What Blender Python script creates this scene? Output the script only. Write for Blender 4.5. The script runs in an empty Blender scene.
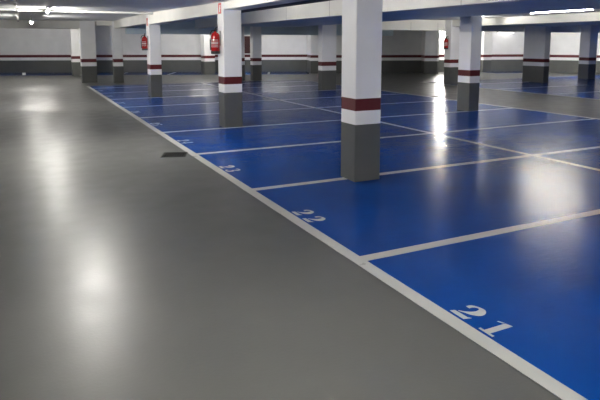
import bpy, bmesh, math, random
from mathutils import Vector, Matrix
random.seed(4)
S = bpy.context.scene
COL = S.collection
H = 1.6

# ------------------------------------------------------------------ materials
def new_mat(name):
    m = bpy.data.materials.new(name); m.use_nodes = True
    nt = m.node_tree
    return m, nt, nt.nodes, nt.links, nt.nodes['Principled BSDF']

def paint(name, col, rough=0.6, var=0.05, scale=3.0, bump=0.05, bscale=60, metallic=0.0, spec=0.5):
    m, nt, N, L, B = new_mat(name)
    tc = N.new('ShaderNodeTexCoord')
    n = N.new('ShaderNodeTexNoise'); n.inputs['Scale'].default_value = scale; n.inputs['Detail'].default_value = 5
    L.new(tc.outputs['Object'], n.inputs['Vector'])
    r = N.new('ShaderNodeValToRGB')
    r.color_ramp.elements[0].position = .3; r.color_ramp.elements[1].position = .7
    r.color_ramp.elements[0].color = (*[c*(1-var) for c in col], 1)
    r.color_ramp.elements[1].color = (*[min(1, c*(1+var)) for c in col], 1)
    L.new(n.outputs['Fac'], r.inputs['Fac']); L.new(r.outputs['Color'], B.inputs['Base Color'])
    B.inputs['Roughness'].default_value = rough; B.inputs['Metallic'].default_value = metallic
    B.inputs['Specular IOR Level'].default_value = spec
    n2 = N.new('ShaderNodeTexNoise'); n2.inputs['Scale'].default_value = bscale
    L.new(tc.outputs['Object'], n2.inputs['Vector'])
    b = N.new('ShaderNodeBump'); b.inputs['Strength'].default_value = bump; b.inputs['Distance'].default_value = .01
    L.new(n2.outputs['Fac'], b.inputs['Height']); L.new(b.outputs['Normal'], B.inputs['Normal'])
    return m

def epoxy(name, c1, c2, rough, spec, bump, stretch, coat=0.0, bs=14):
    """floor coating: slow colour clouds, roughness clouds, rolled-on ripple"""
    m, nt, N, L, B = new_mat(name)
    tc = N.new('ShaderNodeTexCoord')
    n = N.new('ShaderNodeTexNoise'); n.inputs['Scale'].default_value = 1.1; n.inputs['Detail'].default_value = 7; n.inputs['Roughness'].default_value = .6
    L.new(tc.outputs['Object'], n.inputs['Vector'])
    r = N.new('ShaderNodeValToRGB'); r.color_ramp.elements[0].position = .35; r.color_ramp.elements[1].position = .68
    r.color_ramp.elements[0].color = (*c1, 1); r.color_ramp.elements[1].color = (*c2, 1)
    L.new(n.outputs['Fac'], r.inputs['Fac']); L.new(r.outputs['Color'], B.inputs['Base Color'])
    mp = N.new('ShaderNodeMapping'); mp.inputs['Scale'].default_value = stretch
    L.new(tc.outputs['Object'], mp.inputs['Vector'])
    n2 = N.new('ShaderNodeTexNoise'); n2.inputs['Scale'].default_value = 3.2; n2.inputs['Detail'].default_value = 6
    L.new(mp.outputs['Vector'], n2.inputs['Vector'])
    mr = N.new('ShaderNodeMath'); mr.operation = 'MULTIPLY_ADD'
    mr.inputs[1].default_value = rough*.5; mr.inputs[2].default_value = rough*.75
    L.new(n2.outputs['Fac'], mr.inputs[0]); L.new(mr.outputs['Value'], B.inputs['Roughness'])
    B.inputs['Specular IOR Level'].default_value = spec
    B.inputs['Coat Weight'].default_value = coat; B.inputs['Coat Roughness'].default_value = .12
    n3 = N.new('ShaderNodeTexNoise'); n3.inputs['Scale'].default_value = bs; n3.inputs['Detail'].default_value = 4
    L.new(mp.outputs['Vector'], n3.inputs['Vector'])
    b = N.new('ShaderNodeBump'); b.inputs['Strength'].default_value = bump; b.inputs['Distance'].default_value = .01
    L.new(n3.outputs['Fac'], b.inputs['Height']); L.new(b.outputs['Normal'], B.inputs['Normal'])
    return m

def emis(name, col, s):
    m, nt, N, L, B = new_mat(name)
    B.inputs['Base Color'].default_value = (.9, .9, .9, 1)
    B.inputs['Emission Color'].default_value = (*col, 1); B.inputs['Emission Strength'].default_value = s
    return m

M = {}
M['white'] = paint('white_wall_paint', (.88, .88, .88), .55, .04, 2.0, .08, 90)
M['grey'] = paint('grey_wall_paint', (.095, .098, .092), .5, .06, 2.5, .06, 90)
M['red'] = paint('dark_red_paint', (.10, .006, .009), .45, .06, 4, .05, 90)
M['ceil'] = paint('ceiling_paint', (.88, .89, .90), .6, .05, .8, .10, 30)
M['beam'] = paint('cream_beam_paint', (.82, .81, .76), .55, .05, 1.2, .10, 40)
M['soffit'] = paint('soffit_bounce_tint', (.60, .72, .78), .5, .05, 1.2, .08, 40)  # blue bounce from the floor is painted into this tint
M['black'] = paint('shade_screen_black', (.006, .006, .008), .6, .1, 6, .03)  # black stands in for shade under the near cream beam
M['joint'] = paint('joint_filler', (.35, .34, .32), .7)
M['floor'] = epoxy('grey_epoxy', (.084, .085, .079), (.098, .099, .092), .33, .33, .06, (1, 1, 1), bs=50)
M['blue'] = epoxy('blue_epoxy', (.000, .039, .22), (.000, .050, .27), .23, .07, .30, (.5, 1.6, 1))
M['line'] = epoxy('white_line_paint', (.44, .44, .41), (.52, .51, .48), .3, .5, .05, (1, 1, 1))
M['metal'] = paint('galvanised_steel', (.35, .35, .34), .4, .1, 20, .05, 80, .9)
M['pit_shade_black'] = paint('painted_pit_shade', (.002, .002, .002), 1.0, spec=0)  # black imitates the shade down in the drain
M['grate'] = paint('grate_steel', (.07, .07, .07), .6, .1, 20, .05, 80, spec=.2)
M['housing'] = paint('white_lamp_housing', (.8, .8, .8), .4)
M['ext_red'] = paint('extinguisher_red', (.38, .012, .012), .25, .03, 8, .01)
M['ext_black'] = paint('black_rubber', (.015, .015, .015), .5)
M['label'] = paint('label_white', (.75, .75, .72), .5)
M['sign_red'] = paint('sign_red', (.6, .03, .02), .4)
M['pipe'] = paint('white_pipe', (.8, .8, .78), .3)

# ------------------------------------------------------------------ helpers
def link(o, parent=None):
    COL.objects.link(o)
    if parent is not None: o.parent = parent
    return o

def mesh(name, bm, mats, parent=None, smooth=False, loc=None):
    me = bpy.data.meshes.new(name)
    bmesh.ops.recalc_face_normals(bm, faces=bm.faces)
    bm.to_mesh(me); bm.free()
    for m in (mats if isinstance(mats, (list, tuple)) else [mats]): me.materials.append(M[m] if isinstance(m, str) else m)
    if smooth:
        for p in me.polygons: p.use_smooth = True
    o = bpy.data.objects.new(name, me)
    if loc: o.location = loc
    return link(o, parent)

def tag(o, label, cat, group=None):
    o['label'] = label; o['category'] = cat
    if group: o['group'] = group
    return o

def struct(o):
    o['kind'] = 'structure'; return o

def empty(name, loc, rz=0):
    o = bpy.data.objects.new(name, None); o.empty_display_size = .1
    o.location = loc; o.rotation_euler.z = rz
    return link(o)

def box(bm, x0, x1, y0, y1, z0, z1, bev=0.0, mi=0):
    vs = [bm.verts.new((x, y, z)) for x in (x0, x1) for y in (y0, y1) for z in (z0, z1)]
    idx = [(0, 1, 3, 2), (4, 6, 7, 5), (0, 4, 5, 1), (2, 3, 7, 6), (0, 2, 6, 4), (1, 5, 7, 3)]
    fs = [bm.faces.new([vs[i] for i in f]) for f in idx]
    for f in fs: f.material_index = mi
    if bev:
        es = list({e for f in fs for e in f.edges})
        bmesh.ops.recalc_face_normals(bm, faces=fs)
        bmesh.ops.bevel(bm, geom=es, offset=bev, segments=2, affect='EDGES', profile=.5)
    return fs

def lathe(bm, prof, n=24, mi=0, cx=0, cy=0, caps=True):
    rings = []
    for r, z in prof:
        rings.append([bm.verts.new((cx+r*math.cos(2*math.pi*k/n), cy+r*math.sin(2*math.pi*k/n), z)) for k in range(n)])
    for a, b in zip(rings, rings[1:]):
        for k in range(n):
            f = bm.faces.new((a[k], a[(k+1) % n], b[(k+1) % n], b[k])); f.material_index = mi
    if caps:
        for rg in (rings[0], rings[-1]):
            f = bm.faces.new(rg); f.material_index = mi

def tube(bm, pts, r, n=10, mi=0):
    pts = [Vector(p) for p in pts]; rings = []
    up = Vector((0, 0, 1))
    for i, p in enumerate(pts):
        t = (pts[min(i+1, len(pts)-1)]-pts[max(i-1, 0)]).normalized()
        a = t.cross(up)
        if a.length < .01: a = t.cross(Vector((1, 0, 0)))
        a.normalize(); b = t.cross(a).normalized()
        rings.append([bm.verts.new(p+a*r*math.cos(2*math.pi*k/n)+b*r*math.sin(2*math.pi*k/n)) for k in range(n)])
    for a, b in zip(rings, rings[1:]):
        for k in range(n):
            f = bm.faces.new((a[k], a[(k+1) % n], b[(k+1) % n], b[k])); f.material_index = mi
    for rg in (rings[0], rings[-1]):
        f = bm.faces.new(rg); f.material_index = mi

def poly(bm, pts, z0, z1):
    """flat prism from a 2D outline"""
    a = [bm.verts.new((x, y, z0)) for x, y in pts]; b = [bm.verts.new((x, y, z1)) for x, y in pts]
    n = len(pts)
    bm.faces.new(a[::-1]); bm.faces.new(b)
    for k in range(n): bm.faces.new((a[k], a[(k+1) % n], b[(k+1) % n], b[k]))

BANDS = [(0, .67, 1), (.67, .83, 0), (.83, .97, 2)]        # grey, white, dark red (then white)
def ceil_z(y, x=0):
    if x > 9.45 and y < 25.2: return 2.49
    if 3.42 < x < 6.51 and y < 23: return 2.62
    if 6.74 <= x <= 9.45 and y < 19.8: return 2.36
    if y < 10: return 2.36
    if y < 17.2: return 2.36+(y-10)*.13/7.2
    if y < 25.2: return 2.49
    return 2.85

def banded_prism(bm, outline, top, base=0.0):
    """prism with painted dado bands; material 0 white, 1 grey, 2 dark red"""
    zs = [z for z, _, _ in BANDS]+[.97, top]; mi = [1, 0, 2, 0]
    zs[0] = base
    n = len(outline); rings = [[bm.verts.new((x, y, z)) for x, y in outline] for z in zs]
    for i in range(len(zs)-1):
        for k in range(n):
            f = bm.faces.new((rings[i][k], rings[i][(k+1) % n], rings[i+1][(k+1) % n], rings[i+1][k])); f.material_index = mi[i]
    bm.faces.new(rings[0][::-1]).material_index = 1
    bm.faces.new(rings[-1])

# ------------------------------------------------------------------ setting
XL, XR, YB = -4.2, 28.5, -5.0
bm = bmesh.new(); box(bm, XL-1, XR+1, YB-1, 42, -.2, 0)
floor = struct(mesh('floor', bm, 'floor'))

def paintpatch(name, outline, mat, label=None, h=.002):
    bm = bmesh.new(); poly(bm, outline, 0.0, h)
    o = mesh(name, bm, mat, floor)
    if label: o['label'] = label
    return o
def rect(x0, x1, y0, y1): return [(x0, y0), (x1, y0), (x1, y1), (x0, y1)]
LW = .10
X0, XM, XF = 2.105, 6.496, 10.914
Y0, DY = 3.395, 2.22
YE = 22.2
paintpatch('parking_bay_paint', rect(X0, XF, YB, YE), 'blue', 'glossy blue epoxy of the double row of bays beside the aisle')
paintpatch('parking_bay_paint', rect(14.7, XR, YB, 18.6), 'blue', 'blue epoxy of the bays beyond the second aisle')
paintpatch('parking_bay_paint', [(-3.0, 32.6), (13.4, 26.1), (14.6, 28.3), (-3.0, 35.3)], 'blue', 'blue strip of bays along the far wall')
paintpatch('parking_bay_paint', [(22.9, 22.4), (25.6, 21.7), (25.7, 23.3), (22.9, 24.0)], 'blue', 'small blue patch at the foot of the far right wall')
for x, y1, lb in ((X0+LW/2, YE+.2, 'long white line between grey aisle and blue bays'), (XM, YE, 'white line between the two rows of blue bays'), (XF, 20.5, 'white line along the second aisle')):
    paintpatch('parking_line', rect(x-LW/2, x+LW/2, YB, y1), 'line', lb, .0035)
paintpatch('parking_line', rect(14.7, 14.8, YB, 18.6), 'line', 'white line edging the far blue bays', .0035)
for i in range(-3, 9):
    y = Y0+DY*i
    paintpatch('parking_line', rect(X0+LW, XM-LW/2, y-.05, y+.05), 'line', None, .0034)
    paintpatch('parking_line', rect(XM+LW/2, XF-LW/2, y-.05, y+.05), 'line', None, .0034)
    if y < 18.3: paintpatch('parking_line', rect(14.8, 19.6, y-.05, y+.05), 'line', None, .0034)
for x in (4.2, 6.6, 9.0, 11.4):
    ya = 32.6-(x+3.0)*6.5/16.4
    paintpatch('parking_line', [(x, ya), (x+.12, ya), (x+1.0, ya+2.0), (x+.88, ya+2.0)], 'line', None, .0034)

# stencilled bay numbers
def stroke(ps):
    L_, R_ = [], []
    # Catmull-Rom resample
    P = [ps[0]]+ps+[ps[-1]]; q = []
    for i in range(1, len(P)-2):
        for s in range(6):
            t = s/6
            q.append([.5*((2*P[i][k])+(-P[i-1][k]+P[i+1][k])*t+(2*P[i-1][k]-5*P[i][k]+4*P[i+1][k]-P[i+2][k])*t*t+(-P[i-1][k]+3*P[i][k]-3*P[i+1][k]+P[i+2][k])*t**3) for k in range(3)])
    q.append(list(ps[-1]))
    for i, (x, y, w) in enumerate(q):
        a, b = q[max(i-1, 0)], q[min(i+1, len(q)-1)]
        dx, dy = b[0]-a[0], b[1]-a[1]; d = math.hypot(dx, dy) or 1
        nx, ny = -dy/d, dx/d; w = max(w*1.15, .03)
        L_.append((x+nx*w/2, y+ny*w/2)); R_.append((x-nx*w/2, y-ny*w/2))
    return L_, R_
def R4(x0, y0, x1, y1): return [(x0, y0), (x1, y0), (x1, y1), (x0, y1)]
GL = {
 '1': [('p', [(.22, .07), (.46, .07), (.46, 1.0), (.22, .93)]), ('p', R4(.06, 0, .64, .085)), ('p', [(0, .80), (.18, .88), (.18, .94), (0, .86)])],
 '2': [('s', [(.10, .66, .14), (.12, .82, .13), (.30, .95, .07), (.50, .90, .20), (.60, .70, .28), (.50, .50, .20), (.30, .34, .07), (.14, .24, .03)]), ('p', [(0, 0), (.66, 0), (.74, .26), (.62, .19), (.06, .17)])],
 '3': [('s', [(.08, .82, .15), (.28, .96, .06), (.52, .86, .19), (.52, .68, .19), (.34, .56, .05)]), ('s', [(.34, .48, .05), (.58, .38, .21), (.58, .18, .21), (.30, .03, .06), (.08, .16, .15)])],
 '4': [('p', R4(.40, .40, .62, 1.0)), ('p', R4(.40, 0, .62, .22)), ('s', [(.36, .95, .09), (.2, .68, .07), (.03, .38, .06)]), ('p', R4(0, .26, .76, .36))],
 '5': [('p', [(.12, .82), (.60, .84), (.66, 1.0), (.12, 1.0)]), ('s', [(.14, .78, .07), (.12, .62, .06), (.10, .5, .05)]), ('s', [(.2, .56, .05), (.42, .58, .1), (.60, .38, .22), (.56, .18, .2), (.30, .03, .06), (.08, .16, .15)])],
 '6': [('s', [(.56, .88, .12), (.34, .95, .07), (.14, .74, .17), (.11, .42, .21), (.18, .14, .14), (.32, .03, .05)]), ('s', [(.28, .56, .05), (.50, .54, .10), (.60, .32, .20), (.52, .10, .12), (.38, .03, .05)])],
 '7': [('p', [(.03, .74), (.08, .82), (.68, .80), (.68, 1.0), (.03, 1.0)]), ('s', [(.62, .74, .05), (.42, .45, .14), (.32, .02, .24)])],
 '8': [('s', [(.30, .54, .05), (.13, .74, .18), (.30, .97, .05)]), ('s', [(.38, .97, .05), (.55, .74, .18), (.38, .54, .05)]), ('s', [(.30, .48, .05), (.10, .25, .20), (.30, .02, .05)]), ('s', [(.38, .48, .05), (.58, .25, .20), (.38, .02, .05)])],
}
GL['9'] = [(k, [((.70-p[0], 1-p[1], *p[2:])) for p in g]) for k, g in GL['6']]
def number(txt, yc, size=.19):
    bm = bmesh.new(); adv = 1.2
    tot = adv*len(txt)
    for ci, ch in enumerate(txt):
        for kind, g in GL[ch]:
            def T(px, py): return (2.228+py*size, yc+size*(tot/2-ci*adv-px*.95))
            if kind == 'p': poly(bm, [T(*p) for p in g], 0.0, .0032)
            else:
                L_, R_ = stroke(g)
                for i in range(len(L_)-1):
                    poly(bm, [T(*L_[i]), T(*L_[i+1]), T(*R_[i+1]), T(*R_[i])], 0.0, .0032)
    o = mesh('bay_number', bm, 'line', floor); o['label'] = 'white stencilled bay number %s' % txt
for i in range(9):
    number(str(21+i), 2.245+DY*i)

# walls: a closed run of banded slabs
def wall(name, a, b, top=3.0, th=.25, z0=0.0):
    a, b = Vector(a), Vector(b); d = (b-a).normalized(); n = Vector((-d.y, d.x))
    bm = bmesh.new(); o = [tuple(a), tuple(b), tuple(b+n*th), tuple(a+n*th)]
    banded_prism(bm, o, top, z0)
    return struct(mesh(name, bm, ['white', 'grey', 'red']))
pA0, pA1 = (XL, 35.8), (14.45, 28.35)
pB0, pB1 = (13.78, 26.6), (19.52, 24.6)
pC0, pC1 = (18.85, 23.45), (19.5, 23.12)
pD0, pD1 = (19.9, 24.9), (25.9, 23.3)
pE0, pE1 = (26.2, 22.0), (28.6, 17.2)
# walls run so that the slab thickness lies outside the room (left-hand normal)
wall('wall_left', (XL, YB), (XL, 35.8))
wall('wall_back_left', pA0, pA1)
wall('wall_return_left', pA1, pB0)
wall('wall_back_middle', pB0, pB1)
wall('wall_return_middle', pB1, pC0, th=.12)
wall('wall_back_center', pC0, pC1)
wall('wall_return_center', pC1, pD0, th=-.0 or .12)
wall('wall_back_right', pD0, pD1)
wall('wall_return_right', pD1, pE0, th=.2)
wall('wall_back_end', pE0, pE1)
wall('wall_right', pE1, (28.6, YB))
wall('wall_front', (28.6, YB), (XL, YB))

# ceiling slab following the gentle rise and the step beyond the last cross beam
for xa, xb, segs in (
  (XL-1, 3.40, [(YB-1, 10, 2.36, 2.36), (10, 17.2, 2.36, 2.49), (17.2, 25.2, 2.49, 2.49), (25.2, 42, 2.85, 2.85)]),
  (3.40, 6.50, [(YB-1, 23.0, 2.62, 2.62), (23.0, 42, 2.85, 2.85)]),
  (6.50, 6.74, [(YB-1, 42, 2.85, 2.85)]),
  (6.74, 9.45, [(YB-1, 19.8, 2.36, 2.36), (19.8, 25.2, 2.49, 2.49), (25.2, 42, 2.85, 2.85)]),
  (9.45, XR+1, [(YB-1, 25.2, 2.49, 2.49), (25.2, 42, 2.85, 2.85)])):
    for ya, yb, za, zb in segs:
        bm = bmesh.new(); pr = [(ya, za), (yb, zb), (yb, 3.1), (ya, 3.1)]
        a = [bm.verts.new((xa, y, z)) for y, z in pr]; b = [bm.verts.new((xb, y, z)) for y, z in pr]
        bm.faces.new(a); bm.faces.new(b[::-1])
        for k in range(4): bm.faces.new((a[k], a[(k+1) % 4], b[(k+1) % 4], b[k]))
        struct(mesh('ceiling', bm, 'ceil'))

# ------------------------------------------------------------------ columns
def column(x0, x1, y0, y1, label, top=None, ang=0):
    cx, cy = (x0+x1)/2, (y0+y1)/2; w, d = (x1-x0)/2, (y1-y0)/2; c = .010
    out = [(-w+c, -d), (w-c, -d), (w, -d+c), (w, d-c), (w-c, d), (-w+c, d), (-w, d-c), (-w, -d+c)]
    bm = bmesh.new(); banded_prism(bm, out, (top or ceil_z(cy, cx)))
    o = mesh('column', bm, ['white', 'grey', 'red'], loc=(cx, cy, 0)); o.rotation_euler.z = ang
    o['kind'] = 'thing'
    return tag(o, label, 'column', 'painted columns of the garage')
column(3.38, 3.73, 5.41, 5.74, 'nearest square column, standing on the bay line between bays 22 and 23')
column(3.39, 3.75, 10.08, 10.43, 'second column from the camera, red extinguisher hung high on its left side')
column(3.40, 3.73, 16.89, 17.35, 'third column of the left row, smaller red extinguisher on its left side')
column(2.15, 2.73, 24.31, 24.75, 'wide grey-footed column just past the end of the long white line, far left')
column(3.32, 3.69, 23.74, 24.05, 'slim far column right of the wide one, behind the end of the blue bays')
column(2.21, 2.82, 29.83, 30.5, 'farthest left column, warm lit side, partly behind the wide column')
column(8.35, 8.92, 27.93, 28.55, 'brightly lit far column against the back wall, left of the second column')
column(8.15, 8.60, 22.78, 23.0, 'dark far column showing just right of the second column')
column(8.86, 9.27, 22.50, 22.80, 'dark narrow far column at the left end of the bright wall')
column(9.17, 9.73, 16.86, 17.15, 'blue-grey column in mid distance, just left of the nearest column')
column(9.40, 9.72, 10.03, 10.44, 'column right of centre at the corner of the wide blue-grey soffit')
column(14.95, 15.40, 17.05, 17.41, 'dark column behind the right-of-centre column, with dim extinguisher')
column(22.88, 23.50, 23.43, 23.62, 'far warm lit column peeking out right of the right-of-centre column')
column(18.93, 19.25, 16.03, 17.1, 'broad dark column under the light beam on the right, left of the bright wall')
column(22.6, 23.1, 16.74, 17.25, 'dark column at the right edge, right of the bright wall')

# ------------------------------------------------------------------ beams
def beam(x0, x1, y0, y1, zb, label, mat='beam', zt=None, joints=(), axis='y'):
    bm = bmesh.new(); box(bm, x0, x1, y0, y1, zb, zt or max(ceil_z(y0+.01, x1), ceil_z(y1-.01, x1)), .012)
    for j in joints:      # filled formwork joints
        if axis == 'y': box(bm, x0-.001, x1+.001, j-.006, j+.006, zb-.001, zb+.36, mi=1)
        else: box(bm, j-.006, j+.006, y0-.001, y1+.001, zb-.001, zb+.3, mi=1)
    o = mesh('ceiling_beam', bm, [mat, 'joint']); o['kind'] = 'thing'
    return tag(o, label, 'beam', 'beams under the ceiling')
beam(3.40, 3.75, YB, 5.41, 2.215, 'cream beam on the camera side of the nearest column', zt=2.62)
beam(3.40, 3.75, 5.74, 10.08, 2.215, 'cream beam between the nearest and second columns', zt=2.62)
beam(3.40, 3.75, 10.43, 16.89, 2.15, 'cream beam between the second and third columns', zt=2.62)
beam(3.40, 3.73, 17.35, 23.74, 2.19, 'cream beam from the third column to the slim far one', zt=2.62)
beam(6.50, 6.74, YB, 29.6, 2.218, 'long cream beam running above the middle white floor line', joints=[2, 4.5, 7.2, 9.6, 11.6, 14.0], zt=2.85)
beam(6.74, 9.45, YB, 19.8, 2.222, 'wide flat blue-grey soffit right of the long cream beam', 'soffit')
beam(14.98, 15.3, YB, 17.05, 2.235, 'cream beam with the long bright tube lamp beside it')
beam(15.3, 18.2, YB, 15.2, 2.24, 'dark flat soffit right of the beam with the tube lamp', 'soffit')
beam(11.2, 26.5, 17.42, 17.75, 2.085, 'cream cross beam spanning behind the right-of-centre column', joints=[13.3, 14.6, 16.0], axis='x')
bm = bmesh.new()      # notched around the long cream beam
box(bm, 3.76, 16.5, 23.0, 23.35, 1.97, 2.218, .006); box(bm, 3.76, 6.50, 23.0, 23.35, 2.218, 2.85); box(bm, 6.74, 16.5, 23.0, 23.35, 2.218, 2.49)
o = mesh('ceiling_beam', bm, 'soffit'); o['kind'] = 'thing'
tag(o, 'dark cross beam above the bright far wall', 'beam', 'beams under the ceiling')
beam(XL, 2.15, 24.31, 24.7, 2.175, 'pale cross beam at far left, meeting the wide column')
beam(2.73, 3.32, 23.78, 24.05, 2.30, 'short beam between the wide and the slim far columns')
# cornice along the far wall
import_dir = (Vector(pA1)-Vector(pA0)).normalized()
bm = bmesh.new(); n = Vector((import_dir.y, -import_dir.x))
p0, p1 = Vector(pA0), Vector(pA1)-import_dir*6
poly(bm, [tuple(p0), tuple(p1), tuple(p1+n*.25), tuple(p0+n*.25)], 2.55, 2.85)
tag(mesh('wall_cornice', bm, 'beam'), 'white band along the top of the far left wall', 'cornice')

bm = bmesh.new(); box(bm, 3.752, 4.12, YB, 16.8, 2.222, 2.235, .004); box(bm, 3.752, 3.762, YB, 16.8, 2.235, 2.31); box(bm, 4.11, 4.12, YB, 16.8, 2.235, 2.31)  # added black strip: shaded underside of the beam, screens lamps from the floor
for k in range(5):
    y = -3+k*4.6
    for x in (3.80, 4.08): box(bm, x-.006, x+.006, y-.006, y+.006, 2.235, 2.62)
tag(mesh('lamp_screen_tray', bm, 'black'), 'added black tray beside the near cream beam, its underside shade and a lamp screen', 'light screen')

bm = bmesh.new(); tube(bm, [(-3.9, 16.2, ceil_z(16.2)-.035), (3.38, 16.2, ceil_z(16.2)-.035)], .03, 12)
for k in range(5):
    x = -3+k*1.5; box(bm, x-.02, x+.02, 16.165, 16.235, ceil_z(16.2)-.075, ceil_z(16.2)-.002)
tag(mesh('ceiling_pipe', bm, 'pipe', smooth=False), 'white pipe crossing the left aisle ceiling beside the bright lamp', 'pipe')
bm = bmesh.new(); tube(bm, [(-.05, 12.2, 2.385), (-.05, 24.7, 2.46)], .012, 8)
for k in range(5): box(bm, -.075, -.025, 13+k*2.6-.02, 13+k*2.6+.02, 2.37+.006*k, 2.50)
tag(mesh('ceiling_conduit', bm, 'metal'), 'thin grey conduit running lengthwise on the left aisle ceiling', 'conduit')

# ------------------------------------------------------------------ lamps
WARM = (1.0, .965, .90)
def lamp(x, y, z, length, strength, label, along='y', hw=.04):
    """batten luminaire: housing, end caps, glowing tube; z is the ceiling above it"""
    r = empty('tube_lamp', (x, y, z), 0 if along == 'y' else math.pi/2)
    h = length/2
    bm = bmesh.new(); box(bm, -hw, hw, -h, h, -.05, 0, .006); mesh('lamp_housing', bm, 'housing', r)
    m = emis('tube_glow', WARM, strength)
    bm = bmesh.new(); tube(bm, [(0, -h+.03, -.072), (0, h-.03, -.072)], .019, 12); mesh('fluorescent_tube', bm, m, r)
    for s in (-1, 1):
        bm = bmesh.new(); box(bm, -.025, .025, s*h-.025*(s > 0)-.0*(s < 0), s*h+.025*(s < 0), -.098, -.05, .004); mesh('lamp_holder', bm, 'housing', r)
    return tag(r, label, 'lamp', 'tube lamps under the ceiling')
K = 1.0
def rods(r, drop, along):
    for k in (-.4, .4):
        bm = bmesh.new(); tube(bm, [(0, k, 0), (0, k, drop)], .006, 8); mesh('hanger_rod', bm, 'metal', r)
for x, y, z, l, s, lb, al in [
 (.8, -3.8, None, 1.2, 110, 'tube lamp behind the camera over the grey aisle', 'y'),
 (.8, 2.2, None, 1.2, 80, 'tube lamp above the near end of the grey aisle', 'y'),
 (.8, 8.5, None, 1.2, 135, 'tube lamp over the grey aisle level with the floor drain', 'y'),
 (.64, 15.2, None, 1.2, 135, 'brighter tube lamp seen end-on beside the white pipe, upper left', 'y'),
 (.34, 20.4, 2.33, .9, 110, 'smaller far lamp before the pale far left cross beam', 'y'),
 (4.7, -3.0, None, 1.5, 130, 'added unseen lamp between the two long beams behind the camera, lighting column fronts', 'y'),  # added out of view to light the camera-side faces of the columns
 (3.84, 1.0, None, 1.5, 43, 'added unseen tube lamp above the black tray near the camera', 'y'),  # this row over the tray is added to brighten the long cream beam
 (3.84, 4.6, None, 1.5, 43, 'added unseen tube lamp above the black tray by the nearest column', 'y'),
 (3.84, 9.0, None, 1.5, 43, 'added unseen tube lamp above the black tray before the second column', 'y'),
 (3.84, 13.3, None, 1.5, 43, 'added unseen tube lamp above the black tray past the second column', 'y'),
 (12.43, 10.1, None, 1.9, 55, 'long bright tube lamp at upper right beside the cream beam', 'y'),
 (12.43, 1.0, None, 1.5, 30, 'tube lamp over the second aisle near the camera', 'y'),
 (13.98, 14.7, None, .5, 130, 'added short lamp, unseen behind the right-of-centre column, lighting the cross beam', 'x'),  # unseen fill, added to brighten the cream cross beam
 (.6, 27.5, None, 1.2, 50, 'added unseen lamp behind the pale far left beam, brightening the far floor', 'x'),  # added unseen for the glow on far floor and farthest left column
 (.3, 25.7, None, 1.5, 100, 'added unseen lamp behind the cross beam, brightening the far left wall', 'x'),  # extra unseen source, added to lift the far left wall
 (7.45, 26.2, None, 1.2, 85, 'tube lamp in front of the bright far column', 'x'),
 (11.6, 26.2, None, 1.5, 42, 'tube lamp before the bright far wall, hidden by the dark beam', 'x'),
 (24.3, 18.25, None, 1.5, 125, 'tube lamp before the warm bright wall at right', 'x'),
 (24.35, 23.3, 2.25, 1.2, 2.5, 'white batten lamp on the far right wall under the cross beam', 'x')]:
    o = lamp(x, y, z or ceil_z(y, x), l, s*K, lb, al, .06 if z else .04)
    if z: rods(o, ceil_z(y, x)-z, al)
# bulkhead lamp glaring on the far wall in the gap
wa = math.atan2(pD1[1]-pD0[1], pD1[0]-pD0[0])
r = empty('bulkhead_lamp', (20.95, pD0[1]+(20.95-pD0[0])*math.tan(wa), 2.0)); r.rotation_euler.z = wa
bm = bmesh.new(); box(bm, -.14, .14, -.06, 0, -.09, .09, .02); mesh('lamp_base', bm, 'housing', r)
bm = bmesh.new(); box(bm, -.12, .12, -.12, -.06, -.07, .07, .025); mesh('lamp_diffuser', bm, emis('bulkhead_glow', (1, .97, .9), 220), r)
tag(r, 'glaring wall lamp in the narrow gap left of the column with the dim extinguisher', 'lamp')

# ------------------------------------------------------------------ extinguishers
def extinguisher(x, y, z, label, yaw=0.0, size=1.0):
    r = empty('fire_extinguisher', (x, y, z), yaw); r.scale = (size, size, size*.86)
    bm = bmesh.new(); lathe(bm, [(.078, .06), (.082, .07), (.082, .38), (.074, .42), (.05, .455), (.028, .47), (.026, .485)], 28)
    b = mesh('cylinder_body', bm, 'ext_red', r, smooth=True)
    bm = bmesh.new()
    n = 10
    a0, a1 = math.radians(175), math.radians(290)
    def band(z0, z1):
        q = [[bm.verts.new((.0835*math.cos(a0+(a1-a0)*k/n), .0835*math.sin(a0+(a1-a0)*k/n), zz)) for k in range(n+1)] for zz in (z0, z1)]
        for k in range(n): bm.faces.new((q[0][k], q[0][k+1], q[1][k+1], q[1][k]))
    for z0, z1 in ((.15, .157), (.172, .179), (.195, .202), (.225, .25), (.275, .282), (.30, .307)): band(z0, z1)
    mesh('instruction_label', bm, 'label', b)
    bm = bmesh.new(); lathe(bm, [(.070, 0), (.086, .006), (.086, .058), (.080, .064)], 28); mesh('base_ring', bm, 'ext_black', r)
    bm = bmesh.new(); lathe(bm, [(.02, .485), (.022, .50), (.022, .525), (.012, .53)], 16); mesh('valve', bm, 'ext_black', r)
    bm = bmesh.new(); tube(bm, [(0, .02, .525), (0, -.04, .545), (0, -.12, .535)], .009); tube(bm, [(0, .02, .54), (0, -.04, .572), (0, -.13, .578)], .009)
    mesh('squeeze_handle', bm, 'ext_black', r)
    bm = bmesh.new(); tube(bm, [(-.02, 0, .51), (-.07, .0, .50), (-.098, .0, .44), (-.1, .0, .30), (-.097, .0, .12), (-.097, 0, .08)], .011)
    mesh('discharge_hose', bm, 'ext_black', r)
    bm = bmesh.new(); box(bm, .082, .105, -.02, .02, .18, .50, .002); mesh('wall_bracket', bm, 'metal', r)
    return tag(r, label, 'fire extinguisher', 'extinguishers hung on the columns')
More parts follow.
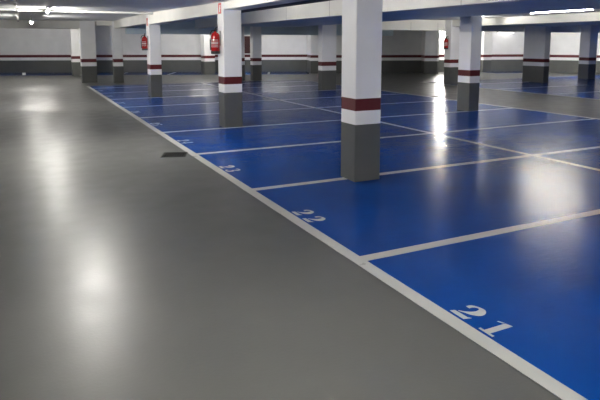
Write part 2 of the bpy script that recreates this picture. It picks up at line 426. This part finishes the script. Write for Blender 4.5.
def sign(x, y, z, label, h=.24, w=.20):
    r = empty('extinguisher_sign', (x, y, z))
    bm = bmesh.new(); box(bm, -.006, 0, -w/2, w/2, 0, h, .001); mesh('sign_panel', bm, 'label', r)
    bm = bmesh.new()
    m_ = .012
    box(bm, -.008, -.006, -w/2+m_, w/2-m_, m_, h-m_); mesh('sign_face', bm, 'sign_red', r)
    bm = bmesh.new()      # white pictogram: bottle, neck, hose
    box(bm, -.0095, -.008, -.022, .022, .04, .13); box(bm, -.0095, -.008, -.010, .010, .13, .155); box(bm, -.0095, -.008, -.05, .01, .155, .168); box(bm, -.0095, -.008, -.056, -.044, .09, .168)
    mesh('sign_pictogram', bm, 'label', r)
    return tag(r, label, 'sign')
extinguisher(3.39-.105, 10.25, 1.40, 'red fire extinguisher hung on the left side of the second column')
extinguisher(3.40-.105, 17.1, 1.39, 'smaller-looking red fire extinguisher on the left side of the third column')
extinguisher(14.95-.105, 17.2, 1.37, 'dim dark red fire extinguisher on the dark column behind the right-of-centre one')
sign(3.39, 10.26, 2.14, 'red and white sign above the extinguisher of the second column', .22)
sign(3.40, 17.12, 2.11, 'red and white sign above the extinguisher of the third column', .24)

# dark red panel on the far wall
d = import_dir; c = Vector(pA0)+d*((11.28-XL)/d.x)
r = empty('fire_hose_cabinet', (c.x, c.y, 1.04), math.atan2(d.y, d.x))
bm = bmesh.new(); box(bm, -.28, .22, -.14, 0, 0, .95, .01); cb = mesh('cabinet_body', bm, paint('cabinet_red', (.05, .005, .006), .4), r)
bm = bmesh.new(); box(bm, -.25, .19, -.155, -.14, .03, .92, .004); dr = mesh('cabinet_door', bm, paint('cabinet_door_red', (.045, .004, .005), .35), r)
bm = bmesh.new(); box(bm, .13, .16, -.175, -.155, .42, .52, .003); mesh('door_handle', bm, 'ext_black', dr)
tag(r, 'tall dark red cabinet on the white far wall beside the dark far column', 'cabinet')

# ------------------------------------------------------------------ floor drains
def drain(x, y, w, d, label, nb=14):
    r = empty('drain_grate', (x, y, 0))
    bm = bmesh.new(); box(bm, -w/2, w/2, -d/2, d/2, .0005, .002); mesh('pit_shade', bm, 'pit_shade_black', r)  # thin black sheet on the floor, painted shade in place of depth
    bm = bmesh.new(); t = .018
    for b_ in ((-w/2, w/2, -d/2, -d/2+t), (-w/2, w/2, d/2-t, d/2), (-w/2, -w/2+t, -d/2+t, d/2-t), (w/2-t, w/2, -d/2+t, d/2-t)): box(bm, *b_, .001, .006)
    mesh('frame', bm, 'grate', r)
    for k in range(nb):
        bm = bmesh.new(); cx = -w/2+t+(k+.5)*(w-2*t)/nb; box(bm, cx-.0045, cx+.0045, -d/2+t, d/2-t, .001, .006); mesh('bar', bm, 'grate', r)
    return tag(r, label, 'drain')
dg = drain(1.90, 7.94, .35, .36, 'dark slotted floor drain in the grey aisle beside the long white line', 9); dg.rotation_euler.z = -.36
drain(11.18, 13.35, .30, .26, 'small dark drain by the second aisle white line', 8)

# small pale carton at the foot of the far wall
bm = bmesh.new(); box(bm, -.08, .08, -.06, .06, 0, .08, .006)
for s in (-1, 1):
    vs = [bm.verts.new(p) for p in ((-.08, s*.06, .08), (.08, s*.06, .08), (.08, s*.10, .11), (-.08, s*.10, .11))]; bm.faces.new(vs)
tag(mesh('small_box', bm, 'label', loc=(.05, 31.74, 0)), 'tiny pale box on the floor by the far left wall', 'box')

# ------------------------------------------------------------------ camera, world, colour
cd = bpy.data.cameras.new('camera'); cam = bpy.data.objects.new('camera', cd); link(cam)
cd.sensor_width = 36; cd.lens = 560.3/600*36; cd.shift_y = -86.27/600; cd.clip_end = 200
cam.location = (0, 0, H); cam.rotation_euler = (math.radians(90-7.17), 0, math.radians(-26.29))
S.camera = cam
w = bpy.data.worlds.new('world'); S.world = w; w.use_nodes = True
w.node_tree.nodes['Background'].inputs[0].default_value = (0, 0, 0, 1)
S.view_settings.view_transform = 'Standard'; S.view_settings.look = 'None'
S.view_settings.gamma = 1; S.view_settings.exposure = 2.12; S.view_settings.use_curve_mapping = False
S.cycles.max_bounces = 10; S.cycles.diffuse_bounces = 6; S.cycles.glossy_bounces = 4
S.cycles.sample_clamp_indirect = 6
try: S.cycles.use_denoising = True
except Exception: pass
